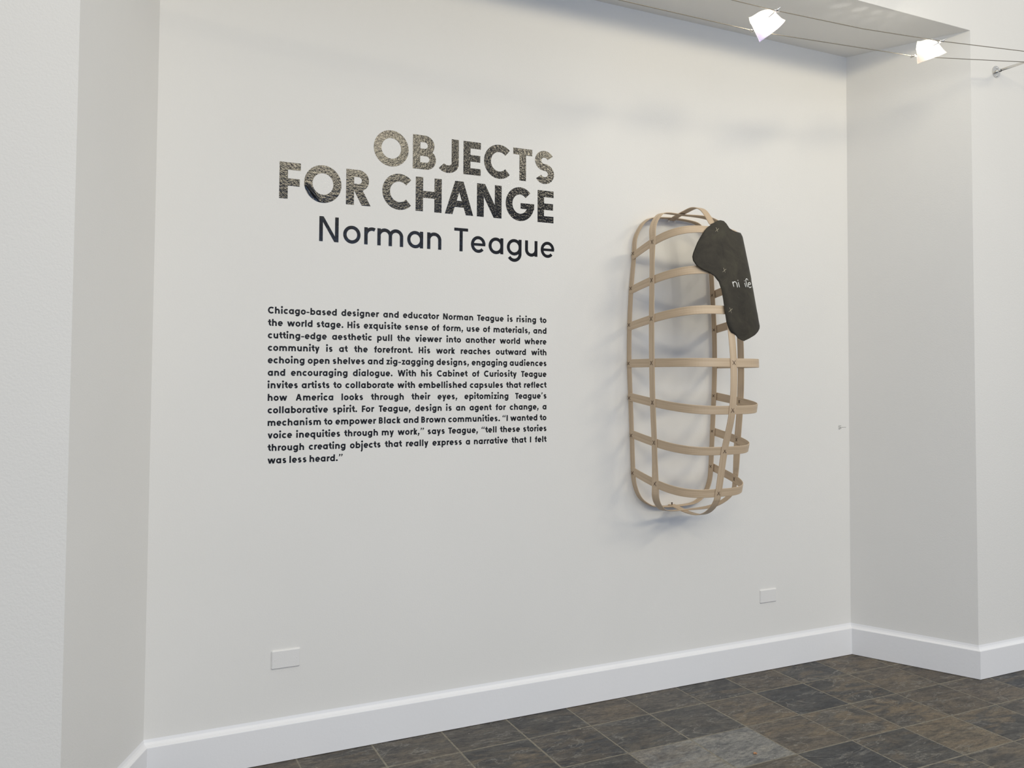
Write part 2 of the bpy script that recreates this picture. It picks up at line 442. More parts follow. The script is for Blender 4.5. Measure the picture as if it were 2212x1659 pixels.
def glyph(ch, X, Hc, s, w=None):
    """Geometric sans glyph: list of stroke ribbons and its outer width."""
    o = 1.0 * X if w is None else w
    ov = .018 * X; asc = Hc * 1.04; D = .42 * X; st = s
    quote = lambda k, u: [dot(k + u * .52, Hc * .96, u * .5), diag(k + u * .66, Hc * .94, k + u * .16, Hc * .70, u * .5)]
    R = []
    bowl = lambda x0: ring(x0 + o / 2, X / 2, o / 2, X / 2 + ov, s * .97)
    if ch == 'a': o = w or 1.0 * X; R = [bowl(0), bar(o - st, 0, o, X)]
    elif ch == 'b': R = [bowl(0), bar(0, 0, st, asc)]
    elif ch == 'c': o2 = w or .90 * X; R = [ring(X / 2, X / 2, X / 2, X / 2 + ov, s, 42, 318)]; o = o2
    elif ch == 'd': R = [bowl(0), bar(o - st, 0, o, asc)]
    elif ch == 'e':
        o = w or .97 * X
        R = [ring(o / 2, X / 2, o / 2, X / 2 + ov, s * .95, 0, 318), bar(s * .5, X / 2 - s * .42, o - s * .06, X / 2 + s * .38)]
    elif ch == 'f':
        o = w or .62 * X; r = .36 * X; c0 = .16 * X
        R = [ribbon([(c0 + s / 2, 0), (c0 + s / 2, asc - r)] + arcp(c0 + r, asc - r, r - s / 2, r - s / 2, 180, 80)[1:], s), bar(0, X - s * .85, o, X)]
    elif ch == 'g':
        o = w or 1.0 * X
        r = o / 2; R = [bowl(0), ribbon([(o - s / 2, X), (o - s / 2, r - D)] + arcp(o / 2, r - D, r - s / 2, r - s / 2, 0, -148)[1:], s)]
    elif ch in 'hn':
        o = w or .95 * X; r = o / 2
        R = [bar(0, 0, st, asc if ch == 'h' else X), ribbon(arcp(r, X - r + ov, r - s / 2, r - s / 2, 165, 0) + [(o - s / 2, 0)], s)]
    elif ch == 'i': o = st; R = [bar(0, 0, st, X), dot(st / 2, X + s * 1.15, s * .66)]
    elif ch == 'j': o = st; R = [bar(0, -D * .8, st, X), dot(st / 2, X + s * 1.15, s * .66), ribbon(arcp(-s * .35, -D * .7, s * .85, s * 1.1, 0, -80), s)]
    elif ch == 'k':
        o = w or .82 * X
        R = [bar(0, 0, st, asc), diag(st * .9, .42 * X, o - s * .62, X, s), diag(o - s * .58, 0, .34 * o, .56 * X, s)]
    elif ch == 'l': o = st; R = [bar(0, 0, st, asc)]
    elif ch == 'm':
        o = w or 1.52 * X; hw = (o + st) / 2; r = hw / 2
        R = [bar(0, 0, st, X)]
        for x0 in (0, hw - st):
            R.append(ribbon(arcp(x0 + r, X - r + ov, r - s / 2, r - s / 2, 165, 0) + [(x0 + hw - s / 2, 0)], s))
    elif ch == 'o': R = [bowl(0)]
    elif ch == 'p': R = [bowl(0), bar(0, -D, st, X)]
    elif ch == 'q': R = [bowl(0), bar(o - st, -D, o, X)]
    elif ch == 'r':
        o = w or .58 * X; r = .46 * X
        R = [bar(0, 0, st, X), ribbon(arcp(r, X - r + ov, r - s / 2, r - s / 2, 170, 62), s)]
    elif ch == 's': o = w or .73 * X; R = [spine_s(o, X + 2 * ov, s * .95, -ov)]
    elif ch == 't':
        o = w or .64 * X; c0 = .17 * X; r = .50 * X
        R = [ribbon([(c0 + s / 2, X * 1.30), (c0 + s / 2, r)] + arcp(c0 + r, r - ov, r - s / 2, r - s / 2, 180, 266)[1:], s), bar(0, X - s * .85, o, X)]
    elif ch == 'u':
        o = w or .93 * X; r = o / 2
        R = [bar(o - st, 0, o, X), ribbon([(s / 2, X), (s / 2, r - ov)] + arcp(r, r - ov, r - s / 2, r - s / 2, 180, 345)[1:], s)]
    elif ch == 'v': o = w or .98 * X; h = s * .55; R = [diag(h, X, o / 2, 0, s), diag(o - h, X, o / 2, 0, s)]
    elif ch == 'w':
        o = w or 1.56 * X; h = s * .52; q = o / 4
        R = [diag(h, X, q + h * .4, 0, s), diag(o / 2, X, q + h * .4, 0, s), diag(o / 2, X, o - q - h * .4, 0, s), diag(o - h, X, o - q - h * .4, 0, s)]
    elif ch == 'x': o = w or .88 * X; h = s * .6; R = [diag(h, X, o - h, 0, s), diag(o - h, X, h, 0, s)]
    elif ch == 'y':
        o = w or .96 * X; h = s * .55; k = (o / 2 - h) / X
        R = [diag(h, X, o / 2, 0, s), diag(o - h, X, o / 2 - k * D, -D, s)]
    elif ch == 'z': o = w or .74 * X; R = [bar(0, X - s * .9, o, X), bar(0, 0, o, s * .9), diag(o - s * .75, X - s * .45, s * .75, s * .45, s * .95)]
    # capitals
    elif ch == 'O': o = w or 1.02 * Hc; R = [ring(o / 2, Hc / 2, o / 2, Hc / 2 + .022 * Hc, s)]
    elif ch == 'C':
        o = w or .87 * Hc; d = o / .87; R = [ring(d / 2, Hc / 2, d / 2, Hc / 2 + .022 * Hc, s, 45, 315)]
    elif ch == 'G':
        o = w or .96 * Hc
        R = [ring(o / 2, Hc / 2, o / 2, Hc / 2 + .022 * Hc, s, 44, 360), bar(o * .52, Hc / 2 - s * .62, o, Hc / 2 + s * .16)]
    elif ch == 'B':
        o = w or .66 * Hc; R = [bar(0, 0, s, Hc)]
        for y0, y1, x in ((Hc * .5 - s * .42, Hc, o * .93), (0, Hc * .5 + s * .42, o)):
            r = (y1 - y0 - s * .9) / 2; cy = (y0 + y1) / 2; rx = min(r, (x - s) * .62)
            R.append(ribbon([(s * .5, y1 - s * .45)] + arcp(x - s / 2 - rx, cy, rx, r, 90, -90) + [(s * .5, y0 + s * .45)], s * .9))
    elif ch == 'R':
        o = w or .68 * Hc; y0 = Hc * .40; y1 = Hc; x = o * .93
        r = (y1 - y0 - s * .9) / 2; cy = (y0 + y1) / 2; rx = min(r, (x - s) * .7)
        R = [bar(0, 0, s, Hc), ribbon([(s * .5, y1 - s * .45)] + arcp(x - s / 2 - rx, cy, rx, r, 90, -90) + [(s * .5, y0 + s * .45)], s * .9),
             diag(o * .42, y0 + s * .5, o - s * .60, 0, s)]
    elif ch == 'J':
        o = w or .62 * Hc; r = .53 * o; q = .44 * o
        R = [ribbon([(o - s / 2, Hc), (o - s / 2, q)] + arcp(o - r, q - .02 * Hc, r - s / 2, q - s / 2, 0, -150)[1:], s)]
    elif ch == 'E': o = w or .55 * Hc; R = [bar(0, 0, s, Hc), bar(s * .5, 0, o, s * .9), bar(s * .5, Hc - s * .9, o, Hc), bar(s * .5, Hc / 2 - s * .45, o * .97, Hc / 2 + s * .45)]
    elif ch == 'F': o = w or .55 * Hc; R = [bar(0, 0, s, Hc), bar(s * .5, Hc - s * .9, o, Hc), bar(s * .5, Hc * .46 - s * .45, o * .96, Hc * .46 + s * .45)]
    elif ch == 'T': o = w or .64 * Hc; R = [bar(0, Hc - s * .9, o, Hc), bar(o / 2 - s / 2, 0, o / 2 + s / 2, Hc)]
    elif ch == 'S': o = w or .66 * Hc; R = [spine_s(o, Hc * 1.04, s * .96, -.02 * Hc)]
    elif ch == 'H': o = w or .79 * Hc; R = [bar(0, 0, s, Hc), bar(o - s, 0, o, Hc), bar(s * .5, Hc / 2 - s * .45, o - s * .5, Hc / 2 + s * .45)]
    elif ch == 'A':
        o = w or .9 * Hc; h = s * .54
        R = [diag(h, 0, o / 2 - h * .12, Hc, s), diag(o - h, 0, o / 2 + h * .12, Hc, s), bar(o * .22, Hc * .22, o * .78, Hc * .22 + s * .85)]
    elif ch == 'N': o = w or .8 * Hc; R = [bar(0, 0, s, Hc), bar(o - s, 0, o, Hc), diag(s * .62, Hc, o - s * .62, 0, s * .95)]
    elif ch == 'W':
        o = w or 1.3 * Hc; h = s * .52; q = o / 4
        R = [diag(h, Hc, q + h * .3, 0, s), diag(o / 2, Hc, q + h * .3, 0, s), diag(o / 2, Hc, o - q - h * .3, 0, s), diag(o - h, Hc, o - q - h * .3, 0, s)]
    elif ch == 'I': o = s; R = [bar(0, 0, s, Hc)]
    elif ch == '.': o = 1.2 * s; R = [dot(o / 2, o / 2 - ov, o / 2)]
    elif ch == ',': o = 1.2 * s; R = [dot(o / 2, o / 2 - ov, o / 2), diag(o * .62, s * .5, o * .18, -s * .95, s * .62)]
    elif ch == '-': o = .60 * X; R = [bar(0, X * .47 - s * .38, o, X * .47 + s * .38)]
    elif ch == '\u2019': o = s; R = quote(0, o)
    elif ch == '\u201d': o = 2.4 * s; R = quote(0, s) + quote(s * 1.4, s)
    elif ch == '\u201c': o = 2.4 * s; R = [[(Vector((2.4 * s - r.x, 1.72 * Hc - r.y)), Vector((2.4 * s - l.x, 1.72 * Hc - l.y))) for l, r in q] for q in quote(0, s) + quote(s * 1.4, s)]
    return R, o
def put(b, ribs, x, z, t=.0006):
    """Lay one glyph flat on the wall as thin vinyl: the union of its strokes, with cut edges."""
    vs, fs = [], []
    for R in ribs:
        for (l0, r0), (l1, r1) in zip(R, R[1:]):
            q = [l0, r0, r1, l1]
            ar = sum(q[i].x * q[(i + 1) % 4].y - q[(i + 1) % 4].x * q[i].y for i in range(4))
            if abs(ar) < 1e-12: continue
            if ar < 0: q = q[::-1]
            n = len(vs); vs += [Vector((v.x, v.y)) * 100 for v in q]; fs.append((n, n + 1, n + 2, n + 3))
    V, E_, F, ov_, oe_, of_ = delaunay_2d_cdt(vs, [], fs, 0, 1e-5, True)
    tri = [f for f, o in zip(F, of_) if o]
    cnt = {}
    for f in tri:
        for i in range(len(f)):
            a, c = f[i], f[(i + 1) % len(f)]
            cnt.setdefault((min(a, c), max(a, c)), []).append((a, c))
    n = len(V)
    out = [(x + v.x / 100, -t, z + v.y / 100) for v in V] + [(x + v.x / 100, 0, z + v.y / 100) for v in V]
    faces = [tuple(f) for f in tri] + [(a, a + n, c + n, c) for k, l in cnt.items() if len(l) == 1 for a, c in l]
    b.add(out, faces)

# --- title: two lines of glossy capitals
title = thing('wall_title', 'large glossy black capital lettering OBJECTS FOR CHANGE on the white wall', 'lettering', (-2.49, 0, 2.2405))
L1 = [('O', -2.7308, .1539), ('B', -2.5576, .1074), ('J', -2.4414, .0962), ('E', -2.3225, .0833), ('C', -2.2230, .1304), ('T', -2.0782, .0965), ('S', -1.9677, .1004)]
L2 = [('F', -3.1180, .0842), ('O', -3.0193, .1530), ('R', -2.8465, .1060), ('C', -2.6913, .1306), ('H', -2.5428, .1191), ('A', -2.4084, .1350), ('N', -2.2561, .1207), ('G', -2.1147, .1445), ('E', -1.9525, .0833)]
TCAP, TST = .1495, .0335
for row, z in ((L1, 2.4245), (L2, 2.2405)):
    whole = MB(); line = None
    line = bpy.data.objects.new('title_line', None); C.objects.link(line); line.parent = title
    line.location = (0, 0, z - 2.2405)
    for ch, x, w in row:
        b = MB()
        if row is L2 and ch == 'O':
            # this ring has a lifted, wrinkled crease at its lower left
            n, m = 120, 14; rx, ry = w / 2, TCAP / 2 * 1.044; vs = []; fs = []
            for i in range(n):
                a = 2 * pi * i / n
                for k in range(m + 1):
                    q = k / m
                    u = (rx - q * TST) * cos(a); v = (ry - q * TST) * sin(a)
                    d1 = ((u + .95 * rx) * .76 + (v + .05 * ry) * .65)      # distance across the fold
                    al = ((u + .95 * rx) * .65 - (v + .05 * ry) * .76) / (1.28 * rx)   # along it
                    lift = .0065 * math.exp(-abs(d1) / .0045) * max(0, sin(pi * max(0, min(1, al)))) ** .6
                    lift += .0012 * math.exp(-abs(d1) / .018) * (1 + sin(d1 * 700 + 9 * al)) * max(0, sin(pi * max(0, min(1, al))))
                    vs.append((x + rx + u, -.0006 - lift, z + TCAP / 2 + v))
            for i in range(n):
                for k in range(m):
                    i2 = (i + 1) % n
                    fs.append((i * (m + 1) + k, i * (m + 1) + k + 1, i2 * (m + 1) + k + 1, i2 * (m + 1) + k))
            # back face on the wall and rims
            nf = len(vs); vs = vs + vs; nb = nf
            vs = vs + [(p[0], -.00005, p[2]) for p in vs[:nf]]
            for i in range(n):
                i2 = (i + 1) % n
                for k in (0, m):
                    a1, a2 = i * (m + 1) + k, i2 * (m + 1) + k
                    fs.append((a1 + nf, a2 + nf, a2 + 2 * nf, a1 + 2 * nf))
            b.add(vs, fs); lo_ = b.build('letter', MV, line)
            for p in list(lo_.data.polygons)[:n * m]: p.use_smooth = True
        else:
            R, _ = glyph(ch, .1, TCAP, TST, w); put(b, R, x, z)
            b.build('letter', MV, line)

# --- artist line, medium weight
nm = thing('wall_name_line', 'thin glossy dark blue-black name lettering under the capital title', 'lettering', (-2.41, 0, 2.0777))
NX, NC, NS = .0728, .1035, .0148
for word in ([('N', -2.9553, .0798), ('o', -2.8561, .0733), ('r', -2.7670, .0453), ('m', -2.7105, .1139), ('a', -2.5787, .0719), ('n', -2.4886, .0656)],
             [('T', -2.3631, .0655), ('e', -2.2831, .0702), ('a', -2.1976, .0723), ('g', -2.1074, .0738), ('u', -2.0156, .0635), ('e', -1.9351, .0707)]):
    wd = bpy.data.objects.new('word', None); C.objects.link(wd); wd.parent = nm
    wd.location = (word[0][1] + 2.41, 0, 0)
    for ch, x, w in word:
        b = MB(); R, _ = glyph(ch, NX, NC, NS, w); put(b, R, x, 2.0777)
        b.build('letter', MVN, wd)

# --- paragraph, thirteen justified lines
TEXT = ['Chicago-based designer and educator Norman Teague is rising to', 'the world stage. His exquisite sense of form, use of materials, and',
        'cutting-edge aesthetic pull the viewer into another world where', 'community is at the forefront. His work reaches outward with',
        'echoing open shelves and zig-zagging designs, engaging audiences', 'and encouraging dialogue. With his Cabinet of Curiosity Teague',
        'invites artists to collaborate with embellished capsules that reflect', 'how America looks through their eyes, epitomizing Teague\u2019s',
        'collaborative spirit. For Teague, design is an agent for change, a', 'mechanism to empower Black and Brown communities. \u201cI wanted to',
        'voice inequities through my work,\u201d says Teague, \u201ctell these stories', 'through creating objects that really express a narrative that I felt',
        'was less heard.\u201d']
PXH, PCAP, PST, PSB = .0200, .0268, .0063, .0050
ROUND_L = set('acdegoqCOGQ'); ROUND_R = set('bopOD')
def adv_word(wd):
    xs = []; x = 0; prev = None
    for ch in wd:
        R, o = glyph(ch, PXH, PCAP, PST)
        if prev is not None:
            g = PSB
            if ch in 'acdegoqCOGQ': g -= .0012
            if prev in 'boepcCO': g -= .0012
            if ch in 'vwyxtfTWY': g -= .0020
            if prev in 'vwyxtfrTWYFkz': g -= .0020
            if prev == 'T' and ch in 'aeoc': g -= .0020
            if ch in '.,': g -= .0008
            if ch == '-' or prev == '-': g -= .0012
            x += g
        xs.append((R, x)); x += o; prev = ch
    return xs, x
para = thing('wall_paragraph', 'block of small black bold text in thirteen justified lines below the title', 'lettering', (-2.526, 0, 1.1715))
PL, PR, PZ, PD = -3.1520, -1.9020, 1.7722, .04997
for li, text in enumerate(TEXT):
    z = PZ - li * PD; words = text.split(' ')
    pl = -3.1540 + .0007 * li; pr = -1.9035 + .00027 * li
    ws = [adv_word(w) for w in words]; nat = sum(w[1] for w in ws)
    gap = (pr - pl - nat) / (len(words) - 1) if li < 12 else .0125
    ln = bpy.data.objects.new('text_line', None); C.objects.link(ln); ln.parent = para
    ln.location = (0, 0, z - 1.1715)
    x = pl
    for xs, wl in ws:
        b = MB()
        for R, dx in xs: put(b, R, x + dx, z, .0004)
        b.build('word', MVP, ln)
        x += wl + gap
    print('line', li, 'gap', round(gap, 4))

# --- small exhibit label by the right corner: rows of tiny illegible print
lab = MB()
rr = random.Random(3)
for x0, x1, z in ((-.0806, -.060, 1.2572), (-.0806, -.064, 1.2528), (-.0806, -.074, 1.2502), (-.072, -.0215, 1.2478), (-.0806, -.062, 1.2450), (-.0806, -.058, 1.2420), (-.0806, -.066, 1.2375)):
    x = x0
    while x < x1 - .0012:
        w = min(rr.uniform(.0016, .0052), x1 - x)
        put(lab, [bar(0, 0, w, .0016)], x, z, .0003); x += w + .0009
tag(lab.build('exhibit_label', MLB, loc=(-.052, 0, 1.236)), 'tiny printed exhibit label on the wall beside the right corner', 'label')

# ------------------------------------------------------------------ blank wall plates
def plate(x0, x1, z0, z1, label, tilt=0.0):
    d, e, r = .0065, .0045, .006
    vs = []; n = 5
    def loop(inset, y):
        out = []
        a0, a1, b0, b1 = x0 + inset, x1 - inset, z0 + inset, z1 - inset
        rr = max(.0008, r - inset)
        for cx, cz, st in ((a1 - rr, b1 - rr, 0), (a0 + rr, b1 - rr, 90), (a0 + rr, b0 + rr, 180), (a1 - rr, b0 + rr, 270)):
            for k in range(n): an = radians(st + 90 * k / (n - 1)); out.append((cx + rr * cos(an), y, cz + rr * sin(an)))
        return out
    L = [loop(0, 0), loop(0, -.0022), loop(.0016, -.0046), loop(e, -d)]
    m = len(L[0]); vs = [v for l in L for v in l]; fs = []
    for i in range(3):
        for k in range(m): fs.append((i * m + k, i * m + (k + 1) % m, (i + 1) * m + (k + 1) % m, (i + 1) * m + k))
    fs.append(tuple(3 * m + k for k in range(m)))
    cx, cz = (x0 + x1) / 2, (z0 + z1) / 2
    t = thing('blank_wall_plate', label, 'wall plate', (cx, 0, z0), 'painted over blank wall plates')
    obj('plate', vs, fs, MPL, t)
    for sx in (-.042, .042):
        b = MB(); b.ball((cx + sx, -d + .0006, cz), .0026, 10, (1, .55, 1)); b.build('screw', MPL, t, smooth=True)
    return t
plate(-3.1190, -3.0062, .3598, .4335, 'painted over blank wall plate near the left end, below the paragraph')
plate(-.6450, -.5348, .3445, .4145, 'painted over blank wall plate near the right corner, below the bentwood cage')

# ------------------------------------------------------------------ bentwood cage sculpture
XC = -1.2055
HS = [0., .25, .5, .75, 1, 2, 3, 4, 5, 6, 7]
DV = [.20, .257, .296, .326, .357, .410, .453, .486, .476, .419, .374]
ZC = [2.335, 2.318, 2.285, 2.25, 2.209, 2.015, 1.83, 1.591, 1.378, 1.191, .995]
ZA = [2.285, 2.25, 2.21, 2.16, 2.110, 1.943, 1.766, 1.589, 1.430, 1.251, 1.073]
WV = [.20, .22, .232, .237, .2405, .2525, .2625, .265, .2605, .2495, .2415]
def surf(th, h, off=0.0, n=3.5):
    D = lerp_tab(h, HS, DV) + off; Z = lerp_tab(h, HS, ZC); A = lerp_tab(h, HS, ZA); w = lerp_tab(h, HS, WV) + off
    c, s = cos(th), sin(th)
    u = -math.copysign(abs(c) ** (2 / n), c); v = abs(s) ** (2 / n)
    return Vector((XC + w * u, -.01 - (D - .01) * v, A + (Z - A) * v))
cage = thing('bentwood_cage', 'tall wall-hung cage of pale bentwood strips with a dark leather patch', 'sculpture', (XC, 0, .88))
def strip(name, pts, widths, width, thick, parent=cage, closed=False, caps=False):
    """Bent strip: centre line pts, width directions; rectangular section with eased edges."""
    n = len(pts); vs = []; uvs = []; ln = 0
    for i in range(n):
        a = pts[(i - 1) % n] if (closed or i) else pts[i]; b = pts[(i + 1) % n] if (closed or i < n - 1) else pts[i]
        t = (b - a).normalized(); w = widths[i] - t * widths[i].dot(t); w.normalize(); nn = t.cross(w)
        if i: ln += (pts[i] - pts[i - 1]).length
        hw = width / 2
        if caps:
            d = min((pts[i] - pts[0]).length, (pts[i] - pts[-1]).length)
            if d < hw * .55: hw *= math.sqrt(max(.12, 1 - ((hw * .55 - d) / (hw * .55)) ** 2)) if d > 1e-6 else .45
        e = thick * .3; ht = thick / 2
        for x, y in ((-hw + e, -ht), (hw - e, -ht), (hw, -ht + e), (hw, ht - e), (hw - e, ht), (-hw + e, ht), (-hw, ht - e), (-hw, -ht + e)):
            vs.append(pts[i] + w * x + nn * y); uvs.append((ln, x + y * .2))
    fs = []
    for i in range(n if closed else n - 1):
        for k in range(8): fs.append((i * 8 + k, i * 8 + (k + 1) % 8, ((i + 1) % n) * 8 + (k + 1) % 8, ((i + 1) % n) * 8 + k))
    if not closed: fs += [tuple(range(7, -1, -1)), tuple((n - 1) * 8 + k for k in range(8))]
    return obj(name, vs, fs, MWD, parent, uvs=uvs)
def cross(parent, p, t, w, m, size=.011, r=.0011, off=None, skew=.35):
    """An X of thread lying on a strip at p; t and w span its face, off points outwards."""
    t = t.normalized(); w = w.normalized()
    b = MB()
    for sg in (1, -1):
        a = p - t * size + sg * w * size * .8; c = p + t * size - sg * w * size * .8
        q = off * .0009
        b.tube([a - off * .002, a + q, (a + c) / 2 + q * 1.6, c + q, c - off * .002], r, 6)
    return b.build('stitch', m, parent, smooth=True)
# hoops (front to wall): seven U-shaped strips
hoops = []
for h in range(1, 8):
    pts, wd = [], []
    ts = [0.0] + [(.02 + (pi - .04) * k / 96) for k in range(97)] + [pi]
    raw = [surf(t, h, -.004) for t in ts]
    # resample evenly
    acc = [0]
    for i in range(1, len(raw)): acc.append(acc[-1] + (raw[i] - raw[i - 1]).length)
    M_ = 90
    for k in range(M_ + 1):
        d = acc[-1] * k / M_; i = max(1, next((q for q in range(1, len(acc)) if acc[q] >= d - 1e-9), len(acc) - 1))
        f = (d - acc[i - 1]) / max(1e-9, acc[i] - acc[i - 1])
        p = raw[i - 1].lerp(raw[i], f); th = ts[i - 1] + (ts[i] - ts[i - 1]) * f
        pts.append(p); hu = max(.8, h - .15)
        wd.append(surf(th, hu, -.004) - surf(th, h + .15 if h < 7 else 7, -.004) if h < 7 else surf(th, 6.85, -.004) - surf(th, 7, -.004))
    # strip ends run on past the wall loop to y = -.006
    hoops.append(strip('hoop', pts, wd, .0395, .0042, caps=True))
# wall loop (upright racetrack against the wall)
A_L = [(-.241, 2.11), (-.257, 1.943), (-.266, 1.766), (-.267, 1.589), (-.260, 1.430), (-.252, 1.251), (-.2445, 1.073), (-.235, 1.003), (-.208, .945), (-.166, .911), (-.115, .893), (0, .888)]
A_R = [(.115, .893), (.166, .911), (.205, .945), (.230, 1.000), (.2400, 1.073), (.250, 1.251), (.260, 1.430), (.265, 1.589), (.263, 1.766), (.252, 1.943), (.241, 2.11), (.236, 2.19), (.213, 2.245), (.178, 2.287), (.130, 2.309), (0, 2.316), (-.130, 2.309), (-.179, 2.286), (-.213, 2.245), (-.236, 2.19)]
pa = catmull([Vector((XC + u + (.0095 if u < -.05 else -.0095 if u > .05 else 0), -.021, z)) for u, z in A_L + A_R], 6, True)
loop_a = strip('wall_loop', pa, [Vector((0, 1, 0))] * len(pa), .036, .0042, closed=True)
# middle loop (over the hoops, a third of the way out)
yB = [None, .185, .200, .213, .220, .220, .214, .208]
def on_hoop(h, y, side, off=.0):
    D = lerp_tab(h, HS, DV) + off; v = (y - .01) / (D - .01)
    th = math.asin(min(1, v ** 1.75)); th = th if side < 0 else pi - th
    return surf(th, h, off)
BL = [on_hoop(h, yB[h], -1) for h in range(1, 8)]; BR = [on_hoop(h, yB[h], 1) for h in range(7, 0, -1)]
bot = [(-.222, -.195, .962), (-.180, -.165, .915), (-.118, -.130, .889), (0, -.098, .880), (.118, -.130, .889), (.180, -.165, .915), (.222, -.195, .962)]
top = [(.222, -.172, 2.236), (.180, -.150, 2.290), (.118, -.115, 2.318), (0, -.085, 2.3245), (-.118, -.115, 2.318), (-.180, -.150, 2.290), (-.222, -.172, 2.236)]
pb = catmull(BL + [Vector((XC + u, y, z)) for u, y, z in bot] + BR + [Vector((XC + u, y, z)) for u, y, z in top], 6, True)
def b_width(pts):
    out = []
    n = len(pts)
    for i, p in enumerate(pts):
        t = (pts[(i + 1) % n] - pts[i - 1]).normalized()
        k = max(0, min(1, (abs(p.z - 1.605) - .42) / .27)); k = k * k * (3 - 2 * k)
        q = max(0, min(1, (p.x - XC) / .22)); q = q * q * (3 - 2 * q)
        c = Vector((XC, -.19 - .10 * q + .12 * k, min(max(p.z, 1.18), 2.05)))
        nrm = (p - c).normalized(); out.append(nrm.cross(t))
    return out
loop_b = strip('middle_loop', pb, b_width(pb), .037, .0042, closed=True)
# centre arch (wall top to wall bottom over the front)
pc = catmull([Vector((XC + .0, y, z)) for y, z in ((-.004, 2.3105), (-.05, 2.3215), (-.12, 2.333), (-.195, 2.3405), (-.257, 2.322), (-.298, 2.286), (-.330, 2.245))] +
             [Vector((XC, -DV[HS.index(h)], ZC[HS.index(h)])) for h in range(1, 8)] +
             [Vector((XC, y, z)) for y, z in ((-.356, .951), (-.322, .915), (-.278, .889), (-.222, .875), (-.150, .874), (-.075, .883), (-.004, .893))], 7)
loop_c = strip('centre_arch', pc, [Vector((1, 0, 0))] * len(pc), .0375, .0042)
# thread crosses where strips meet
for h in range(1, 8):
    hp = hoops[h - 1]
    for side in (-1, 1):
        th = .035 if side < 0 else pi - .035
        p = surf(th, h, -.0015); p.y = -.022
        cross(hp, p, Vector((0, 1, 0)), Vector((0, 0, 1)), MTB, .0088, .0009, Vector((side, 0, 0)))
    for side in (-1, 1):
        p = on_hoop(h, yB[h], side, .0024); nx = Vector((side, -.12, 0)).normalized()
        t = Vector((0, 0, 1)); cross(loop_b, p, t, nx.cross(t), MTB, .0092, .0009, nx)
    # thread seen on the inner faces at the right
    p = Vector((XC + (.241, .252, .263, .265, .260, .250, .240)[h - 1] - .0118, -.021, ZA[HS.index(h)]))
    cross(loop_a, p, Vector((0, 1, 0)), Vector((0, 0, 1)), MTB, .0075, .0009, Vector((-1, 0, 0)))
    p = on_hoop(h, yB[h], 1, -.0064); nx = Vector((-1, .12, 0)).normalized(); t = Vector((0, 0, 1))
    cross(hp, p, t, nx.cross(t), MTB, .0075, .0009, nx)
    if h > 3:
        p = Vector((XC, -DV[HS.index(h)] - .0024, ZC[HS.index(h)]))
        cross(loop_c, p, Vector((0, 0, 1)), Vector((1, 0, 0)), MTB, .0092, .0009, Vector((0, -1, 0)))
# screws pinning the cage to the wall at top and bottom
for x, z, nz in ((-.030, 2.2985, -1), (.008, 2.3005, -1), (-.012, .905, 1)):
    b = MB(); b.tube([(XC + x, -.026, z), (XC + x, -.026, z + .010 * -nz)], .0028, 8)
    b.ball((XC + x, -.026, z), .0052, 10, (1, 1, .5)); b.build('screw', MCH if nz < 0 else MTB, cage, smooth=True)

# leather patch: wrapped over the upper right front, stitched to the centre arch
LEFT = [(.634, 1.648), (.66, 1.612), (.726, 1.581), (.876, 1.552), (1.135, 1.418), (1.352, 1.302), (1.594, 1.193), (1.686, 1.164), (1.786, 1.168), (1.903, 1.220), (2.003, 1.322), (2.062, 1.420), (2.162, 1.495), (2.304, 1.535), (2.504, 1.548), (2.73, 1.550), (3.005, 1.549), (3.239, 1.554), (3.439, 1.571), (3.539, 1.594), (3.575, 1.625), (3.585, 1.650)]
RIGHT = [(.634, 1.652), (.651, 1.702), (.743, 1.721), (.893, 1.729), (.948, 1.78), (.975, 1.86), (.985, 1.98), (.990, 2.36), (1.08, 2.48), (1.4, 2.52), (2.95, 2.52), (3.07, 2.42), (3.16, 2.29), (3.24, 2.185), (3.32, 2.085), (3.39, 1.985), (3.456, 1.88), (3.523, 1.75), (3.575, 1.66), (3.585, 1.652)]
hs_ = sorted({round(q[0], 3) for q in LEFT + RIGHT} | {round(.64 + .045 * k, 3) for k in range(66)})
LX, LY = zip(*LEFT); RX, RY = zip(*RIGHT)
NCOL = 34; lv = []; lf = []
def leather_off(h, th):
    fl_ = max(0, min(1, (h - 2.85) / .55)) * max(0, min(1, (th - 1.75) / .4))
    return .0105 + .009 * fl_ * fl_
for layer in (0, 1):
    for h in hs_:
        a, b_ = lerp_tab(h, LX, LY), lerp_tab(h, RX, RY)
        for k in range(NCOL + 1):
            th = a + (b_ - a) * k / NCOL
            sh = max(0, min(1, (th - 1.86) / .28)) * max(0, min(1, 1 - (h - .99) / .45)) if h > .94 else 0
            lv.append(surf(th, h - .075 * sh, leather_off(h, th) - .0032 * layer))
nr = len(hs_); W1 = NCOL + 1; nl = nr * W1
for i in range(nr - 1):
    for k in range(NCOL):
        q = (i * W1 + k, i * W1 + k + 1, (i + 1) * W1 + k + 1, (i + 1) * W1 + k)
        lf.append(q); lf.append(tuple(v + nl for v in reversed(q)))
    for k in (0, NCOL):
        q = (i * W1 + k, (i + 1) * W1 + k, (i + 1) * W1 + k + nl, i * W1 + k + nl)
        lf.append(q if k == 0 else q[::-1])
for i in (0, nr - 1):
    for k in range(NCOL): lf.append((i * W1 + k, i * W1 + k + 1, i * W1 + k + 1 + nl, i * W1 + k + nl))
patch = obj('leather_patch', lv, lf, MLE, cage, smooth=True)
patch['label'] = 'dark charcoal leather patch with white hand lettering'
for h in (1, 2, 3):
    p = surf(pi / 2, h + .008, .0110)
    cross(patch, p, Vector((.25, 0, 1)), Vector((1, 0, -.25)), MTC, .0098, .0007, Vector((0, -1, .1)).normalized())
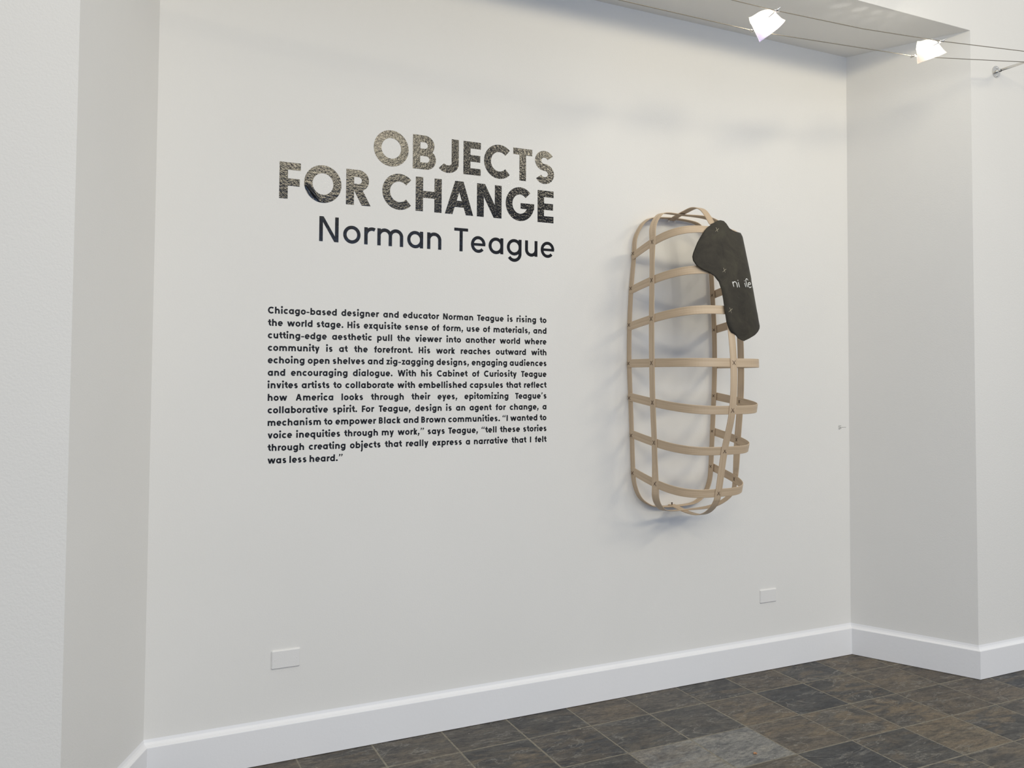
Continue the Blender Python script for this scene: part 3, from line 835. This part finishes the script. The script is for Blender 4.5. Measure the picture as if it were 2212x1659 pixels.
INK = {'n': [[(1.604, 2.2788), (1.606, 2.3289), (1.6098, 2.4124)], [(1.6060, 2.335), (1.6120, 2.300), (1.6214, 2.2810), (1.6329, 2.2788), (1.6444, 2.3038), (1.6501, 2.3456), (1.6501, 2.4207)]],
       'i': [[(1.6732, 2.2788), (1.677, 2.3456), (1.6809, 2.4124)], [(1.6713, 2.2257), (1.6751, 2.2454)]],
       'i2': [[(1.8, 2.2788), (1.8077, 2.3372), (1.8115, 2.3873)], [(1.8019, 2.2204), (1.8038, 2.2371)]],
       'f': [[(1.9229, 2.1953), (1.9018, 2.1703), (1.8768, 2.1619), (1.8518, 2.187), (1.8422, 2.2371), (1.8499, 2.3122), (1.8615, 2.379)]],
       'e': [[(1.9076, 2.3038), (2.0036, 2.2788), (2.0113, 2.2454), (1.9556, 2.2454), (1.9114, 2.2705), (1.9018, 2.3038), (1.9037, 2.3539), (1.9344, 2.379), (1.9882, 2.3623), (2.0209, 2.3372)]],
       'l': [[(2.165, 2.120), (2.170, 2.200), (2.175, 2.27), (2.180, 2.345)], [(2.205, 2.150), (2.207, 2.25), (2.210, 2.345)]]}
for k, lines in INK.items():
    b = MB()
    for l in lines:
        pts = [surf(t, h, leather_off(h, t) - .0008) for t, h in l]
        pts = catmull(pts, 5)
        b.tube(pts, [.0018] + [.0023] * (len(pts) - 2) + [.0018], 6)
    b.build('painted_letter', MWP, patch, smooth=True)

# ------------------------------------------------------------------ cable lighting
ROD = (.478, 3.157)
up_pts = [(ROD[0], ROD[1] - .001), (.29, 3.140), (-.301, 3.085), (-.802, 3.051), (-1.290, 3.0365), (-1.381, 3.0355), (-1.80, 3.036), (-2.60, 3.045), (-3.4, 3.075), (-4.0, 3.12)]
lo_pts = [(ROD[0], ROD[1] - .001), (-.139, 3.073), (-.346, 3.047), (-.439, 3.042), (-1.201, 2.997), (-1.312, 2.992), (-1.972, 2.991), (-2.60, 3.001), (-3.4, 3.050), (-4.0, 3.115)]
YU, YL = -.87, -.75
def cable(pts, y, label):
    b = MB(); b.tube([(x, y, z) for x, z in pts], .0019, 7)
    return tag(b.build('suspension_cable', MCB, loc=(pts[0][0], y, pts[0][1]), smooth=True), label, 'cable', 'low voltage lamp cables')
cable(up_pts, YU, 'thin steel lamp cable, the one higher in view and further out from the wall')
cable(lo_pts, YL, 'thin steel lamp cable, the one lower in view and nearer the wall')
br = thing('cable_standoff', 'round steel wall bracket with a rod holding the lamp cables, far upper right', 'bracket', (ROD[0], YW, ROD[1]))
b = MB(); b.tube([(ROD[0], YW, ROD[1]), (ROD[0], YW - .004, ROD[1])], .031, 32); b.build('mounting_disc', MST, br)
b = MB(); b.tube([(ROD[0], YW - .004, ROD[1]), (ROD[0], YU - .02, ROD[1])], .0065, 16); b.build('rod', MST, br, smooth=True)
b = MB(); b.tube([(ROD[0], YW - .004, ROD[1]), (ROD[0], YW - .030, ROD[1])], .0082, 16); b.build('collar', MCH, br, smooth=True)
for dz in (-.020, .020):
    b = MB(); b.ball((ROD[0] + .004, YW - .0045, ROD[1] + dz), .0052, 12, (1, .6, 1)); b.build('screw', MCH, br, smooth=True)
for y in (YU, YL):
    b = MB(); b.tube([(ROD[0] - .006, y, ROD[1] - .001), (ROD[0] + .012, y, ROD[1] - .001)], .0045, 10); b.build('cable_clamp', MST, br, smooth=True)

def lamp(Lc, T, R, K, top, cu, cl, bulb, aim, glass, label):
    Lc, T, R, K, top, cu, cl, bulb = [Vector(v) for v in (Lc, T, R, K, top, cu, cl, bulb)]
    root = thing('cable_lamp', label, 'lamp', (cu + cl) / 2, 'cable lamps with folded glass shades')
    # crossbar and clips
    b = MB(); d = (cl - cu).normalized()
    b.tube([cu - d * .022, cl + d * .014], .0022, 8); b.build('crossbar', MST, root, smooth=True)
    for c in (cu, cl):
        b = MB(); b.tube([c + Vector((-.014, 0, 0)), c + Vector((.014, 0, 0))], .0038, 10)
        b.tube([c - d * .012, c + d * .012], .0046, 10); b.build('cable_clip', MST, root, smooth=True)
    # folded square glass: biquadratic patch through its four corners, bulging over the bulb
    cen = (Lc + T + R + K) / 4; lift = top - (Lc + R) / 2
    LT = (Lc + T) / 2 + lift * .10 + (Lc - R) * .07 + Vector((0, -.012, 0))
    RT = (R + T) / 2 + lift * .10 + (R - Lc) * .07 + Vector((0, -.012, 0))
    LK = (Lc + K) / 2 - lift * .05; RK = (R + K) / 2 + lift * .30
    mid = (Lc + R) / 2 + lift * 1.02
    grid = [[K, LK, Lc], [RK, mid, LT], [R, RT, T]]          # quadratic interpolation nodes
    def lag(t): return (2 * (t - .5) * (t - 1), -4 * t * (t - 1), 2 * t * (t - .5))
    n = 20; P = []; uv = []
    for i in range(n + 1):
        for k in range(n + 1):
            a, c = lag(i / n), lag(k / n); p = Vector((0, 0, 0))
            for x in range(3):
                for y in range(3): p += grid[x][y] * a[x] * c[y]
            P.append(p); uv.append(((i + k) / (2 * n), i / n))
    W = n + 1; fs = []; nv = []
    for i in range(W):
        for k in range(W):
            du = P[min(i + 1, n) * W + k] - P[max(i - 1, 0) * W + k]; dv = P[i * W + min(k + 1, n)] - P[i * W + max(k - 1, 0)]
            nv.append(du.cross(dv).normalized())
    vs = [p + q * .0013 for p, q in zip(P, nv)] + [p - q * .0013 for p, q in zip(P, nv)]
    m = W * W
    for i in range(n):
        for k in range(n):
            q = (i * W + k, i * W + k + 1, (i + 1) * W + k + 1, (i + 1) * W + k)
            fs.append(q); fs.append(tuple(v + m for v in reversed(q)))
    for k in range(n):
        for a, c in ((k, k + 1), (n * W + k + 1, n * W + k), ((k + 1) * W, k * W), (k * W + n, (k + 1) * W + n)):
            fs.append((a, c, c + m, a + m))
    obj('glass_shade', vs, fs, glass, root, smooth=True, uvs=uv + uv)
    # bulb hanging from the crossbar
    mb_ = (cu + cl) / 2
    b = MB(); b.tube([mb_, bulb + Vector((0, 0, .022)), bulb + Vector((0, 0, .012))], .003, 8)
    b.tube([bulb + Vector((0, 0, .022)), bulb + Vector((0, 0, .010))], .0062, 10); b.build('bulb_socket', MST, root, smooth=True)
    b = MB(); b.ball(bulb, .0068, 12, (1, 1, 1.5)); b.build('bulb', MBU, root, smooth=True)
    l = bpy.data.lights.new('lamp_glow', 'POINT'); l.energy = 2.1; l.color = (1, .95, .80); l.shadow_soft_size = .010
    lo = bpy.data.objects.new('lamp_glow', l); C.objects.link(lo); lo.location = bulb + Vector((0, -.004, -.016)) - root.location; lo.parent = root
    l = bpy.data.lights.new('lamp_beam', 'SPOT'); l.energy = 2.2; l.color = (1, .96, .86); l.shadow_soft_size = .014
    l.spot_size = radians(105); l.spot_blend = 1.0
    lo = bpy.data.objects.new('lamp_beam', l); C.objects.link(lo); p = bulb + Vector((0, .010, -.020)); lo.location = p - root.location; lo.parent = root
    lo.rotation_euler = (Vector(aim) - p).to_track_quat('-Z', 'Y').to_euler()
    return root
lamp((-1.369, -.80, 2.997), (-1.361, -.85, 2.900), (-1.177, -.80, 3.043), (-1.317, -.73, 3.054), (-1.281, -.81, 3.059),
     (-1.290, YU, 3.0365), (-1.312, YL, 2.992), (-1.272, -.795, 3.018), (-2.2, 0, 1.9), MGL, 'lit glass cable lamp nearer the middle of the wall, lilac-tinted shade')
bright_lamp = lamp((-.387, -.80, 3.054), (-.438, -.85, 2.962), (-.177, -.80, 3.076), (-.297, -.73, 3.134), (-.292, -.81, 3.109),
     (-.301, YU, 3.085), (-.346, YL, 3.047), (-.300, -.795, 3.062), (-1.3, 0, 1.75), MGP, 'lit glass cable lamp nearer the right corner and bracket, brightest white shade')

# narrow spotlights added above the right lamp to draw bright dapples on the soffit
for x, y, en in ((-.557, -.497, .75), (-.434, -.510, .8), (-.331, -.523, .55), (-.241, -.532, .42), (-.147, -.534, .28), (-.508, -.395, .36),
                 (-.398, -.414, .36), (-.292, -.430, .34), (-.170, -.435, .30), (-.091, -.426, .20), (-.686, -.475, .28)):
    p = Vector((-.295, -.80, 3.130)); d = Vector((x, y, 3.345)) - p
    l = bpy.data.lights.new('added_dapple_spot', 'SPOT'); l.energy = en * 2.1 * d.length ** 2 / .2; l.color = (1, .97, .93); l.shadow_soft_size = .004
    l.spot_size = radians(9); l.spot_blend = 1.0
    o = bpy.data.objects.new('added_dapple_spot', l); C.objects.link(o); o.location = p - bright_lamp.location; o.parent = bright_lamp
    o.rotation_euler = d.to_track_quat('-Z', 'Y').to_euler()

# crumb on the pale grey tile
b = MB(); b.ball((-1.343, -.779, .0045), .0055, 10, (1.3, .8, .75)); b.ball((-1.338, -.783, .0040), .004, 8, (1, 1.1, .8))
tag(b.build('crumb', simple('orange_crumb', (.42, .22, .11), .8), loc=(-1.343, -.779, 0)), 'small orange crumb lying on the pale grey floor tile', 'crumb')
